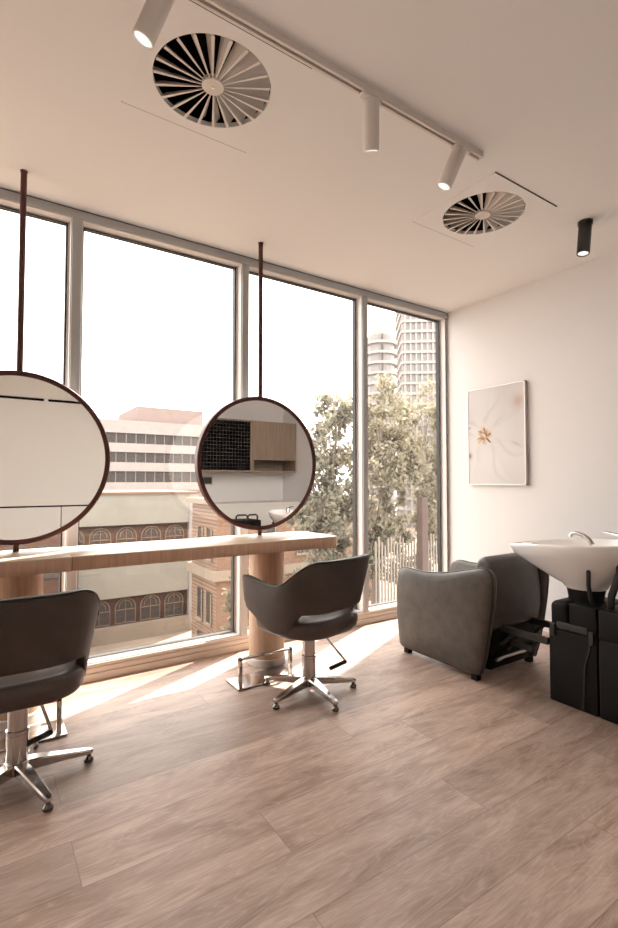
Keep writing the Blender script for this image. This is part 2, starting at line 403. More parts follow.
def make_chair(cx, cy, rot, leg0, lever_ang, lever, label, wide=1.0):
    t = thing('salon_chair', label, 'chair', (cx, cy, 0), group='dark leather hydraulic styling chairs')
    path, half = chair_path()
    loops = []; rim = []; N_ = len(path)
    for i, (px, py, s) in enumerate(path):
        d = abs(s)
        zt = .660 + (.802-.660)*(1-sm(.185, .40, d)) + .026*sm(.46, half, d)
        zb = .515 - .125*sm(.25, .37, d) + .105*sm(.44, half, d)
        p0 = path[max(0, i-1)]; p1 = path[min(N_-1, i+1)]
        tx, ty = p1[0]-p0[0], p1[1]-p0[1]; L = math.hypot(tx, ty); nx, ny = ty/L, -tx/L
        if nx*px + ny*(py-.05) < 0: nx, ny = -nx, -ny
        th = .024
        end = sm(half-.05, half, d)                      # rounded arm tip
        th *= 1-.75*end; zt_ = zt-.016*end*end; zb_ = zb+.035*end*end
        lp = []
        r = min(th*.9, .016)
        sec = []
        for (ox, oz, a0) in ((th-r, zt_-r, 0), (-(th-r), zt_-r, PI/2)):
            for k in range(4): a = a0+PI/2*k/3; sec.append((ox+r*math.cos(a), oz+r*math.sin(a)))
        for k in (1, 2): sec.append((-th, zt_-r+(zb_+r-(zt_-r))*k/3))
        for (ox, oz, a0) in ((-(th-r), zb_+r, PI), (th-r, zb_+r, 1.5*PI)):
            for k in range(4): a = a0+PI/2*k/3; sec.append((ox+r*math.cos(a), oz+r*math.sin(a)))
        for k in (1, 2): sec.append((th, zb_+r+(zt_-r-(zb_+r))*k/3))
        for o, z in sec:
            fl = (.22 if d < .3 else .22-.12*sm(.3, .5, d))*(z-.62)
            lp.append(((px+nx*(o+fl))*wide, py+ny*(o+fl), z))
        fl = (.22 if d < .3 else .22-.12*sm(.3, .5, d))
        rim.append(((px+nx*(th-.003+fl*(zt_-.62)))*wide, py+ny*(th-.003+fl*(zt_-.62)), zt_-.002))
        loops.append(lp)
    sh = MB().loft(loops).build('backrest', M['leather'], t, rotz=rot, angle=80)
    MB().tube(rim, .0045, 6).build('piping', M['piping'], sh)
    btn = path[int(N_*.66)]
    # small dark stud on the right-hand edge of the back
    MB().rbox(.292*wide, .312*wide, -.125, -.105, .655, .685, .004).build('stud', M['black_plastic'], sh)
    # seat: rounded pan and cushion
    def sup(a, b, z, e=3.0, cy_=.015, n=56):
        r_ = []
        for k in range(n):
            q = 2*PI*k/n; c_, s_ = math.cos(q), math.sin(q)
            r_.append((a*math.copysign(abs(c_)**(2/e), c_), cy_+b*math.copysign(abs(s_)**(2/e), s_), z))
        return r_
    ring = [(.70, .368), (.86, .371), (.94, .380), (.985, .398), (1.0, .425), (1.0, .435), (.985, .455), (.95, .468), (.86, .476), (.6, .480), (.2, .482)]
    MB().loft([sup(.266*k*wide, .262*k, z) for k, z in ring]).build('seat', M['leather_seat'], t, rotz=rot, angle=80)
    # base
    MB().lathe([(.046, .045), (.050, .052), (.050, .082), (.040, .092), (.040, .20), (.043, .203), (.043, .216), (.037, .219), (.037, .345), (.09, .350), (.09, .369)], n=36).build('hydraulic_column', M['chrome'], t)
    for k in range(5):
        a = leg0 + 2*PI*k/5
        sec = []
        for r_, w_, z0, z1 in ((.030, .026, .045, .090), (.08, .025, .048, .086), (.16, .021, .044, .072), (.25, .017, .038, .058), (.276, .015, .036, .053), (.285, .009, .038, .050)):
            b_ = .005
            sec.append([(r_, -w_, z0), (r_, w_, z0), (r_, w_, z1-b_), (r_, w_-b_, z1), (r_, -w_+b_, z1), (r_, -w_, z1-b_)])
        lg = MB().loft(sec).build('leg', M['chrome'], t, rotz=a, angle=30)
        MB().lathe([(.014, 0), (.019, .003), (.019, .014), (.012, .021), (.009, .025), (.009, .040)], (.270, 0, 0), 20).build('glide', M['dark_chrome'], lg)
    l0, l1, l2, l3 = lever
    lv = MB().tube([l0, ((Vector(l0)*.5+Vector(l1)*.5)+Vector((0, 0, .03)))[:], l1, l2], .0065, 10).build('pump_lever', M['chrome'], t, rotz=lever_ang)
    MB().tube([l2, l3], .0115, 12).build('lever_grip', M['rubber'], lv)
    return t
make_chair(.128, 2.335, 0.0, math.radians(1), 0.0,
           ((.035, .0, .35), (.09, .02, .27), (.125, .01, .165), (.030, -.015, .150)),
           'dark brown leather salon chair cropped at the left edge, below the left mirror', .90)
make_chair(1.582, 2.392, math.radians(12), math.radians(52), math.radians(-33),
           ((.035, .0, .35), (.12, .0, .29), (.215, .0, .175), (.12, -.055, .155)),
           'dark brown leather salon chair seen whole, in front of the right mirror')

# ================================================================ FOOTRESTS
def footrest(x0, label):
    t = thing('footrest', label, 'footrest', (x0, 2.625, 0), group='chrome footrests at the bench columns')
    MB().rbox(0, .40, 0, .18, 0, .012, .003, 2).build('base_plate', M['chrome'], t)
    b = MB(); s = .0105
    b.box(.022-s, .022+s, .012, .012+2*s, .011, .180).box(.365-s, .365+s, .012, .012+2*s, .011, .180)
    b.box(.022-s, .365+s, .012, .012+2*s, .166, .180)
    b.build('foot_bar', M['chrome'], t, bevel=.002)
footrest(-.05, 'chrome floor footrest half hidden behind the cropped left chair')
footrest(1.245, 'chrome floor footrest beside the right bench column, left of the whole chair')

# ================================================================ SHAMPOO CHAIR
t = thing('shampoo_chair', 'taupe leather shampoo lounge armchair backed up to the white basin', 'armchair', (2.82, 2.2, 0))
OX, OY = 2.82, 2.2
def side_outline():
    # (y,z) outline of the upholstered side panel, clockwise from lower rear
    return [(1.935, .045), (1.905, .14), (1.872, .30), (1.848, .45), (1.835, .57), (1.838, .64), (1.858, .682), (1.90, .692), (1.99, .672), (2.10, .642), (2.22, .615), (2.34, .600), (2.45, .597), (2.53, .603),
            (2.585, .598), (2.618, .572), (2.632, .51), (2.640, .40), (2.640, .28), (2.628, .15), (2.612, .045), (2.58, .035), (2.30, .035), (1.97, .035)]
def resample(poly, n):
    P_ = [Vector((a, b, 0)) for a, b in poly]; P_.append(P_[0]); d = [0]
    for a, b in zip(P_, P_[1:]): d.append(d[-1]+(b-a).length)
    out = []; j = 0
    for i in range(n):
        s = d[-1]*i/n
        while d[j+1] < s: j += 1
        q = P_[j].lerp(P_[j+1], (s-d[j])/(d[j+1]-d[j])); out.append((q.x, q.y))
    return out
def side_panel(x_out, x_in, name):
    o = resample(side_outline(), 96); cy_ = 2.24; cz = .33
    sg = 1 if x_in > x_out else -1; L = []
    th = abs(x_in-x_out)
    for inset, dx in ((.16, -.012), (.06, -.010), (.025, -.004), (.008, .006), (.0, .024), (.0, th-.024), (.008, th-.006), (.025, th), (.12, th)):
        lp = []
        for y, z in o:
            dy, dz = y-cy_, z-cz; r = math.hypot(dy, dz)
            k = max(.05, 1-inset/r)
            lp.append((x_out+sg*dx-OX, cy_+dy*k-OY, cz+dz*k))
        L.append(lp)
    p = MB().loft(L).build(name, M['taupe'], t, angle=60)
    ring = [((x_out+sg*.022)-OX, y-OY, z) for y, z in o]
    MB().tube([(a, b*1.0, c_) for a, b, c_ in ring], .005, 6, closed=True).build('piping', M['piping'], p)
    return p
side_panel(2.502, 2.578, 'side_panel'); side_panel(3.132, 3.056, 'side_panel')
for x in (2.540, 3.094):
    for y in (1.975, 2.555):
        MB().rbox(x-.022-OX, x+.022-OX, y-.022-OY, y+.022-OY, 0, .045, .004, 2).build('foot', M['black_plastic'], t)
# seat cushion and leg rest
MB().rbox(2.582-OX, 3.052-OX, 2.02-OY, 2.60-OY, .26, .43, .045, 4).build('seat', M['taupe_dark'], t)
# curved backrest, convex side to the basin
bk = [(2.06, .40), (2.03, .56), (2.01, .68), (1.985, .735), (1.945, .752), (1.905, .735), (1.878, .69), (1.858, .60), (1.848, .50), (1.852, .40), (1.868, .325), (1.90, .305), (1.96, .32)]
bk = resample(bk, 60); L = []
for k, x in ((.80, 2.581), (.93, 2.585), (1.0, 2.604), (1.0, 2.82), (1.0, 3.030), (.93, 3.049), (.80, 3.053)):
    L.append([(x-OX, 1.95+(y-1.95)*k-OY, .53+(z-.53)*k) for y, z in bk])
MB().loft(L).build('backrest', M['taupe_dark'], t, angle=60)
# dark lower shroud and reclining mechanism
MB().rbox(2.585-OX, 3.05-OX, 1.885-OY, 2.5-OY, .165, .33, .02, 2).build('under_seat_shroud', M['black_plastic'], t)
mc = MB()
for x in (2.66, 2.97):
    mc.box(x-.012-OX, x+.012-OX, 1.576-OY, 2.0-OY, .300, .338)
    mc.tube([(x-OX, 1.78-OY, .315), (x-OX, 1.86-OY, .235), (x-OX, 1.95-OY, .19)], .012, 8)
mc.box(2.66-OX, 2.97-OX, 1.845-OY, 1.875-OY, .21, .24)
mc.box(2.70-OX, 2.72-OX, 1.70-OY, 1.95-OY, .215, .245)
mc.tube([(2.66-OX, 1.84-OY, .19), (2.82-OX, 1.86-OY, .26), (2.92-OX, 1.87-OY, .235)], .009, 8)
mc.build('recline_mechanism', M['black'], t)
rb = MB().tube([(2.64-OX, 1.90-OY, .12), (2.72-OX, 1.905-OY, .125), (2.95-OX, 1.91-OY, .12)], .012, 8)
rb.build('cross_bar', M['brushed'], t)
MB().rbox(2.62-OX, 3.03-OX, 1.93-OY, 2.10-OY, .05, .17, .012, 2).build('lower_shroud', M['black_plastic'], t)

# ================================================================ BASIN CABINET
t = thing('basin_cabinet', 'black plastic cabinet with moulded recesses under the white basin', 'cabinet', (2.82, 1.2, 0))
cxl, cxr = 2.657-2.82, 2.983-2.82
def cb(y0, y1, z0, z1, r=.012, x0=cxl, x1=cxr): return MB().rbox(x0, x1, y0-1.2, y1-1.2, z0, z1, r, 3)
cb(1.312, 1.572, 0, .40, .008).build('front_body', M['black_plastic'], t)
cb(.70, 1.306, 0, .40, .008).build('rear_body', M['black_plastic'], t)
cb(1.462, 1.566, .395, .552, .03).build('top_cover', M['black_plastic'], t)
cb(1.312, 1.458, .395, .5555, .010).build('top_cover', M['black_plastic'], t)
cb(.70, 1.306, .395, .5545, .012).build('top_cover', M['black_plastic'], t)
for y0, y1 in ((1.532, 1.560), (1.325, 1.350)):
    cb(y0, y1, .36, .43, .004, cxl-.010, cxl+.01).build('latch', M['black'], t)
cb(1.355, 1.525, .405, .445, .006, cxl-.006, cxl+.01).build('grip_recess', M['black'], t)
MB().tube([(cxl-.004, 1.335-1.2, .42), (cxl-.006, 1.345-1.2, .34), (cxl-.006, 1.372-1.2, .24), (cxl-.006, 1.385-1.2, .0+.006)], .005, 8).build('cable', M['rubber'], t)

# ================================================================ BASIN
t = thing('shampoo_basin', 'glossy white funnel-shaped shampoo basin on a black neck', 'basin', (2.82, 1.445, .556))
def egg(z, s, n=72, grow=0):
    """rim outline: pointed lip to the chair (+y), broad rear"""
    lp = []
    for k in range(n):
        q = 2*PI*k/n; c_, s_ = math.cos(q), math.sin(q)
        ry = .455 if s_ > 0 else .335
        w_ = .262*(1-.20*max(0, s_)**2)
        x = (w_+grow)*c_; y = (ry+grow)*s_
        tilt = -.048*max(0, s_)**1.5 + .022*max(0, -s_)
        x2, y2 = .105*c_, .105*s_
        lp.append((x2+(x-x2)*s, y2+(y-y2)*s, z + tilt*s))
    return lp
z0 = .52
L = [egg(.095, .0), egg(.115, .05)]
for k in range(1, 12):
    u = k/12; L.append(egg(.115+.190*u**1.03, .05+.93*u**.95))
L += [egg(.322, .975), egg(.334, 1.0), egg(.342, 1.0), egg(.347, .985), egg(.347, .95), egg(.340, .93), egg(.31, .86), egg(.26, .68), egg(.21, .4), egg(.19, .12)]
MB().loft(L).build('bowl', M['ceramic'], t, (0, 0, -.0275), angle=50)
MB().lathe([(.090, 0), (.088, .012), (.098, .062), (.104, .074)], (0, 0, 0), 40).build('neck', M['black_plastic'], t)
hz = MB().tube([(-.165, -.10, .265), (-.168, -.10, .22), (-.160, -.095, .14), (-.130, -.09, .06), (-.10, -.09, .032)], .011, 10)
hz.build('supply_hose', M['rubber'], t, (0, 0, -.0275))
MB().tube([(-.08, -.22, .30), (-.13, -.235, .22), (-.12, -.19, .10), (-.09, -.17, .03)], .018, 12).build('drain_hose', M['rubber'], t, (0, 0, -.0275))
tp = MB().tube([(.02, -.03, .335), (.02, -.01, .365), (.02, .02, .385), (.02, .06, .394), (.02, .085, .388), (.02, .092, .370)], [.013, .012, .011, .010, .010, .011], 14)
tp = tp.build('shower_spout', M['chrome'], t, (0, 0, -.0275))
mx = MB().lathe([(.024, .33), (.024, .375), (.020, .39), (.006, .395)], (.04, -.20, 0), 24).build('mixer_tap', M['chrome'], t, (0, 0, -.0275))
MB().tube([(.04, -.20, .385), (.04, -.15, .40), (.04, -.08, .41)], [.011, .009, .006], 10).build('tap_lever', M['chrome'], mx)
MB().rbox(-.03, .03, .30, .37, .298, .312, .005, 2).build('neck_rest_pad', M['ceramic'], t, (0, 0, -.0275))

# ================================================================ PICTURE
pw, ph = .590, .887
t = thing('framed_picture', 'framed print of a pale flower with golden stamens on the white wall', 'picture', (W, 2.705, 1.63))
fr = MB(); dep = .035; fw = .008
fr.box(-dep, 0, -pw/2, -pw/2+fw, -ph/2, ph/2).box(-dep, 0, pw/2-fw, pw/2, -ph/2, ph/2).box(-dep, 0, -pw/2, pw/2, -ph/2, -ph/2+fw).box(-dep, 0, -pw/2, pw/2, ph/2-fw, ph/2)
fr.build('picture_frame', mat('silver_frame', (.60, .55, .53), .4, .3), t, smooth=False)
# the print: a fine grid with printed colours (petals, folds, stamens)
nu, nv = 110, 165
# viewer sees +y on the left, -y on the right; u: 0 left .. 1 right, v: 0 bottom .. 1 top
fc = (.315, .505)
rays = [(80, .45, .05), (28, .30, .05), (-20, .55, .05), (-58, .62, .05), (-112, .30, .05), (168, .35, .05), (128, .30, .05)]
def hsh(i, j): 
    q = math.sin(i*127.1+j*311.7)*43758.5453; return q-math.floor(q)
def vnoise(x, y):
    i, j = math.floor(x), math.floor(y); a, b = x-i, y-j; a = a*a*(3-2*a); b = b*b*(3-2*b)
    return (hsh(i,j)*(1-a)+hsh(i+1,j)*a)*(1-b)+(hsh(i,j+1)*(1-a)+hsh(i+1,j+1)*a)*b
stam = [(random.uniform(0, 2*PI), random.uniform(.035, .125)) for _ in range(60)]
def printc(u, v):
    x, y = (u-fc[0])*pw, (v-fc[1])*ph
    r = math.hypot(x, y); a = math.degrees(math.atan2(y, x))
    base = .50 + .06*vnoise(u*3+5, v*4) - .03*v
    c_ = [base, base*.945, base*.925]
    for ra, ln, wd in rays:
        da = (a-ra+180) % 360-180
        if r > .075 and abs(da) < 60:
            edge = math.exp(-((da+14*math.sin(r*9+ra))*math.pi/180*r/.016)**2) * .11*sm(.075, .17, r)*(1-sm(ln*.5, ln, r))
            side = .045*math.exp(-max(0, da)/18) * (da > 0)*sm(.075, .17, r)
            for k in range(3): c_[k] *= 1-edge-side
    # blurred bud, top right, and a few dark petal gaps at the left margin and right
    for (bu, bv, su, sv, cc, am) in ((.90, .82, .10, .07, (.40, .27, .22), .75), (.99, .93, .10, .05, (.62, .47, .42), .5), (.86, .40, .07, .012, (.30, .27, .27), .6), (.03, .30, .035, .03, (.16, .14, .14), .9), (.02, .60, .03, .012, (.22, .19, .19), .8), (.05, .66, .06, .008, (.3, .27, .27), .5), (.30, .68, .014, .025, (.38, .36, .35), .5)):
        sl = .35*(u-bu) if bv in (.40,) else 0
        g = am*math.exp(-((u-bu)/su)**2-((v-bv+sl)/sv)**2)
        for k in range(3): c_[k] = c_[k]*(1-g)+cc[k]*g
    if r < .10:
        g = .38*math.exp(-(r/.075)**2)
        for k, q in enumerate((.66, .44, .27)): c_[k] = c_[k]*(1-g)+q*g
    return c_
mb = MB(); cols = []
for j in range(nv+1):
    for i in range(nu+1):
        u, v = i/nu, j/nv
        mb.v.append((-dep+.004, pw/2-fw*.9-u*(pw-1.8*fw), -ph/2+fw*.9+v*(ph-1.8*fw))); cols.append(printc(u, v))
for j in range(nv):
    for i in range(nu):
        a = j*(nu+1)+i; mb.f.append((a, a+1, a+nu+2, a+nu+1))
pm = mat('printed_canvas', (.6, .57, .55), .6, spec=.25); nn = N(pm)
at_ = nn.new('ShaderNodeVertexColor', layer_name='print'); nn.color(at_.outputs[0])
pr = mb.build('print', pm, t)
ca = pr.data.color_attributes.new('print', 'FLOAT_COLOR', 'POINT')
for k, q in enumerate(cols): ca.data[k].color = (*q, 1)
MB().box(-dep+.008, -.001, -pw/2+.003, pw/2-.003, -ph/2+.003, ph/2-.003).build('backing_board', M['mirror_back'], t, smooth=False)
# stamens printed as fine strokes
st = MB(); x_ = -dep+.0034
for a, r1 in stam:
    yc, zc = pw/2-fc[0]*pw, -ph/2+fc[1]*ph
    r0 = r1*random.uniform(.15, .45); a2 = a+random.uniform(-.35, .35); hw = .0028
    p0 = (yc-r0*math.cos(a)*.9, zc+r0*math.sin(a)); p1 = (yc-r1*math.cos(a2)*.75, zc+r1*math.sin(a2)*.85)
    dx, dz = p1[0]-p0[0], p1[1]-p0[1]; l_ = math.hypot(dx, dz)+1e-6; nx, nz = -dz/l_*hw, dx/l_*hw
    st.prism([(p0[0]-nx*.6, p0[1]-nz*.6), (p0[0]+nx*.6, p0[1]+nz*.6), (p1[0]+nx*1.5, p1[1]+nz*1.5), (p1[0]-nx*1.5, p1[1]-nz*1.5)], 'x', x_-.0004, x_+.0008)
st.build('stamens', mat('golden_ink', (.56, .35, .19), .6), pr, smooth=False)

# ================================================================ CEILING VENTS
def make_vent(cx, cy, label, slotted):
    t = thing('ceiling_vent', label, 'vent', (cx, cy, H), group='swirl ceiling diffusers')
    R, hs = .245, .302; n = 96; th = .003
    # square face plate with a round opening
    lo = [];
    def sq(a): 
        c_, s_ = math.cos(a), math.sin(a); k = hs/max(abs(c_), abs(s_)); return (c_*k, s_*k)
    A = [PI/4+2*PI*i/n for i in range(n)]
    L = [[(*sq(a), 0.0) for a in A], [(*sq(a), -th) for a in A], [(R*math.cos(a), R*math.sin(a), -th) for a in A], [(R*math.cos(a), R*math.sin(a), .02) for a in A]]
    MB().loft(L, False, False).build('face_plate', M['ceiling'], t, angle=30)
    # narrow surround seam
    e = hs+.004; s = MB()
    s.box(-e, e, hs+.0005, hs+.0075, -.0012, 0)
    s.build('shadow_gap', M['alu'], t, smooth=False)
    if slotted:
        MB().box(-hs, hs, -hs-.007, -hs-.001, -.004, 0).build('open_edge', M['black'], t, smooth=False)  # black strip standing in for the shade in the panel's edge gap
    MB().cyl((0, 0, .19), (0, 0, .20), .26, n=48).build('plenum_top', M['dark'], t)
    pl = MB(); L = [[(.26*math.cos(a), .26*math.sin(a), .0) for a in A], [(.26*math.cos(a), .26*math.sin(a), .19) for a in A]]
    pl.loft(L, False, False).build('plenum_wall', M['dark'], t)
    MB().lathe([(.001, -.010), (.044, -.010), (.047, -.006), (.047, .012), (.001, .014)], n=40).build('hub', M['white_metal'], t)
    MB().cyl((0, 0, -.013), (0, 0, -.009), .006, n=12).build('hub_screw', M['brushed'], t)
    nb = 22
    for k in range(nb):
        a = 2*PI*k/nb
        # each blade: a tilted radial vane, root narrow, tip wide
        b = MB(); tl = math.radians(52); L = []
        for r_, w_, lip in ((.042, .012, .003), (.242, .064, .014)):
            c1, s1 = math.cos(tl)*w_, math.sin(tl)*w_; z0 = -.0075; k_ = .0009
            # flat lip at the bottom, then the vane rising away from it
            q = [(-lip, 0), (0, 0), (-c1, s1), (-c1-k_, s1), (-k_*1.3, k_*1.4), (-lip, k_*1.4)]
            L.append([(r_, u+c1*.4, z0+v) for u, v in q])
        b.loft(L).build('blade', M['white_metal'], t, rotz=a, smooth=False)
    return t
make_vent(*VENTS[0], 'large square ceiling vent with round swirl blades beside the track light', True)
make_vent(*VENTS[1], 'square ceiling vent with round swirl blades near the black downlight', True)

# ================================================================ TRACK AND SPOTS
TYY = 1.556
t = thing('lighting_track', 'long thin white lighting track across the ceiling', 'track', (.8, TYY, H))
b = MB(); x0, x1 = -1.3, 1.275
b.box(x0, x1, -.018, -.0065, -.030, 0).box(x0, x1, .0065, .018, -.030, 0).box(x0, x1, -.0066, .0066, -.012, 0)
b.build('rail', M['white_metal'], t, smooth=False)
MB().box(x0, x1-.02, -.006, .006, -.0145, -.012).build('conductor_channel', M['black'], t, smooth=False)
MB().rbox(x1, x1+.012, -.019, .019, -.031, 0, .003, 2).build('end_cap', M['white_metal'], t)
def spot(x, top, bot, label, r=.036):
    t = thing('spotlight', label, 'spotlight', (x, TYY, H-.030), group='white cylinder spotlights on the track')
    z0 = H-.030
    MB().rbox(-.055, .055, -.0175, .0175, -.012, .0, .003, 2).build('track_adapter', M['white_metal'], t)
    a = Vector((top[0]-x, top[1]-TYY, top[2]-z0)); b_ = Vector((bot[0]-x, bot[1]-TYY, bot[2]-z0)); d = (b_-a).normalized()
    MB().cyl((0, 0, -.010), a + d*.03, .012, .012, 16).build('stem', M['white_metal'], t)
    bd = MB(); L = []
    aa = d.orthogonal().normalized(); bb = d.cross(aa); ln = (b_-a).length; n = 40
    for r_, s in ((.6*r, 0), (r-.002, .001), (r, .005), (r, ln-.002), (r-.002, ln), (r-.005, ln), (r-.006, ln-.012)):
        L.append([a+d*s+(aa*math.cos(q)+bb*math.sin(q))*r_ for q in [2*PI*i/n for i in range(n)]])
    bd.loft(L, True, False).build('housing', M['white_metal'], t)
    MB().cyl(a+d*(ln-.012), a+d*(ln-.006), r-.0062, n=32).build('lens', M['lamp'], t)
spot(.462, (.468, TYY, 2.858), (.402, TYY+.045, 2.670), 'leftmost white cylinder spotlight, cut by the top edge, above the larger vent')
spot(1.348, (1.350, TYY, 2.862), (1.402, TYY+.062, 2.687), 'middle white cylinder spotlight on the track, tipped away from the viewpoint')
spot(1.935, (1.928, TYY, 2.862), (1.869, TYY+.055, 2.680), 'white cylinder spotlight tilted at the right end of the track')
t = thing('downlight', 'black cylinder downlight on the ceiling near the white wall', 'downlight', (3.205, 1.60, H))
MB().cyl((0, 0, -.022), (0, 0, 0), .044, n=40).build('mounting_base', M['black'], t)
a = Vector((0, 0, -.018)); b_ = Vector((-.035, 0, -.222)); d = (b_-a).normalized(); aa = d.orthogonal().normalized(); bb = d.cross(aa); ln = (b_-a).length; L = []
for r_, s in ((.036, 0), (.0385, .004), (.0385, ln-.003), (.036, ln), (.032, ln), (.031, ln-.012)):
    L.append([a+d*s+(aa*math.cos(q)+bb*math.sin(q))*r_ for q in [2*PI*i/40 for i in range(40)]])
MB().loft(L, True, False).build('housing', M['black'], t)
MB().cyl(a+d*(ln-.012), a+d*(ln-.006), .0306, n=32).build('lens', M['lamp'], t)

# ================================================================ FITTED CABINETS BEHIND THE VIEWPOINT (seen in the mirrors)
FY = -.09; FZ = FY-.022
t = thing('wall_cupboard', 'grey oak wall cupboard with open niche, reflected in the right mirror', 'cupboard', (3.44, YB+.022, 1.35))
MB().box(-.35, .365, 0, FZ-.02-YB, .17, .72).build('carcass', M['wood_cab'], t, smooth=False)
nb = MB().box(-.35, .365, 0, FZ-YB, 0, .02).box(-.35, -.332, 0, FZ-YB, .02, .17).box(.347, .365, 0, FZ-YB, .02, .17).box(-.332, .347, 0, .01, .02, .17)
nb.build('open_niche', M['wood_cab'], t, smooth=False)
MB().box(-.35, .365, FZ-.02-YB, FZ-YB, .172, .72).build('door', M['wood_cab'], t, smooth=False)
t = thing('lattice_shelf', 'black lattice bottle rack in oak surround, reflected in the right mirror', 'shelf', (2.71, YB+.022, 1.35))
sr = MB().box(-.40, .378, 0, FZ-YB, 0, .022).box(-.40, .378, 0, FZ-YB, .70, .72).box(-.40, -.375, 0, FZ-YB, .022, .70).box(.345, .378, 0, FZ-YB, .022, .70)
sr.build('surround', M['wood_cab'], t, smooth=False)
lt = MB()
for k in range(15): z = .022+.678*k/14; lt.box(-.375, .345, .05, FZ-.01-YB, z-.004, z+.004)
for k in range(17): x = -.375+.72*k/16; lt.box(x-.004, x+.004, .05, FZ-.01-YB, .022, .70)
lt.build('lattice', M['black'], t, smooth=False)
MB().box(-.375, .345, 0, .05, .022, .70).build('back_panel', M['dark'], t, smooth=False)
t = thing('base_counter', 'pale stone counter below the wall cupboards, reflected in the right mirror', 'counter', (2.5, YB+.022, 0))
MB().box(-.95, 1.305, 0, .56, 0, .90).build('carcass', M['wall_cream'], t, smooth=False)
MB().box(-.96, 1.308, 0, .58, .90, .93).build('worktop', M['white_stone'], t, smooth=False)
t = thing('power_outlet', 'dark rectangular wall outlet reflected at the left of the right mirror', 'outlet', (2.58, YB, 1.232))
MB().rbox(-.085, .085, 0, .01, -.062, .062, .004, 2).build('plate', M['alu'], t)
MB().rbox(-.07, .07, .01, .014, -.045, .045, .003, 2).build('socket_face', M['gasket'], t)
t = thing('tall_cupboard', 'cream floor-to-ceiling cupboard reflected in the left mirror', 'cupboard', (.66, YB+.022, 0))
MB().box(-.60, .62, 0, FZ-.03-YB, 0, H-.002).build('carcass', M['dark'], t, smooth=False)  # black body paints in the shadow of the gaps between doors
for (x0, x1) in ((-.60, .045), (.055, .62)):
    MB().box(x0, x1, FZ-.03-YB, FZ-YB, .03, .935).build('lower_door', M['wall_cream'], t, smooth=False)
MB().box(-.60, .62, FZ-.03-YB, FZ-YB, .953, 2.105).build('upper_door', M['wall_cream'], t, smooth=False)
MB().box(-.60, .62, FZ-.03-YB, FZ-YB, 2.135, H-.002).build('bulkhead', M['wall_cream'], t, smooth=False)
for x in (-.12, .28):
    MB().box(x-.02, x+.02, FZ-.03-YB, FZ-.004-YB, 2.105, 2.135).build('spacer', M['wall_cream'], t, smooth=False)
t = thing('tool_trolley', 'black tool trolley with loop handles, reflected low in the right mirror', 'trolley', (2.66, .40, 0))
MB().rbox(-.30, .22, -.17, .17, .08, .74, .012, 3).build('body', M['black_plastic'], t)
for x0, x1 in ((-.10, .05), (.06, .19)):
    MB().tube([(x0, .12, .735), (x0, .12, .79), (x0+.02, .12, .805), (x1-.02, .12, .805), (x1, .12, .79), (x1, .12, .735)], .011, 10).build('loop_handle', M['black'], t)
for x in (-.24, .16):
    for y in (-.12, .12): MB().cyl((x-.012, y, .04), (x+.012, y, .04), .04, n=20).build('caster', M['rubber'], t)
    
# ================================================================ OUTSIDE
GZ = -9.6
struct(MB().box(-60, 140, 4.5, 150, GZ-.5, GZ).build('street', M['street'], smooth=False), 'pale street paving below the windows')
def arch(cx, z0, w, h, y, n=14):
    """outline of a round-headed window (x,z)"""
    r = w/2; p = [(cx-r, z0), (cx+r, z0)]
    for k in range(n+1): a = PI*k/n; p.append((cx+r*math.cos(a), z0+h-r+r*math.sin(a)))
    return p
# --- pale building with arched windows (parallel to our facade, 35 m away)
BY = 35.0
t = thing('arcade_building', 'low pale rendered building across the street with two rows of arched windows', 'building', (0, BY, GZ))
bw = MB().box(-14, 13.25, .6, 9, 0, 9.95)
bw.build('wall', M['b_cream'], t, smooth=False)
MB().box(12.55, 13.25, -.1, .65, 0, 9.95).build('pilaster', M['b_white'], t, smooth=False)
MB().box(-14, 12.55, -.05, .62, 7.85, 9.95).build('parapet_band', M['b_cream'], t, smooth=False)
MB().box(-14, 12.55, -.05, .62, 2.95, 5.85).build('spandrel_band', M['b_cream'], t, smooth=False)
MB().box(-14, 12.55, -.25, .62, 0, 1.05).build('base_band', M['b_stone'], t, smooth=False)
MB().box(-14, 13.3, -.2, 9, 9.95, 10.1).build('coping', M['b_brick'], t, smooth=False)
MB().box(-14, 12.55, .3, .6, 1.05, 8.15).build('timber_infill', M['b_brown'], t, smooth=False)
for z0, hh in ((1.15, 1.68), (5.95, 1.72)):
    for k in range(14):
        cx = 11.55-1.69*k
        pn = MB().prism(arch(cx, z0, 1.32, hh, 0), 'y', .22, .32).build('window', M['b_glass'], t, smooth=False)
        o = arch(cx, z0, 1.34, hh, 0); fr_ = MB().tube([(x, .2, z) for x, z in o], .04, 6, closed=True)
        fr_.box(cx-.02, cx+.02, .16, .24, z0, z0+hh).box(cx-.64, cx+.64, .16, .24, z0+hh*.52, z0+hh*.52+.04)
        i_ = arch(cx, z0+hh*.54, .82, hh*.36, 0); fr_.tube([(x, .2, z) for x, z in i_], .03, 5, closed=True)
        fr_.build('window_frame', M['b_frame'], pn, smooth=False)
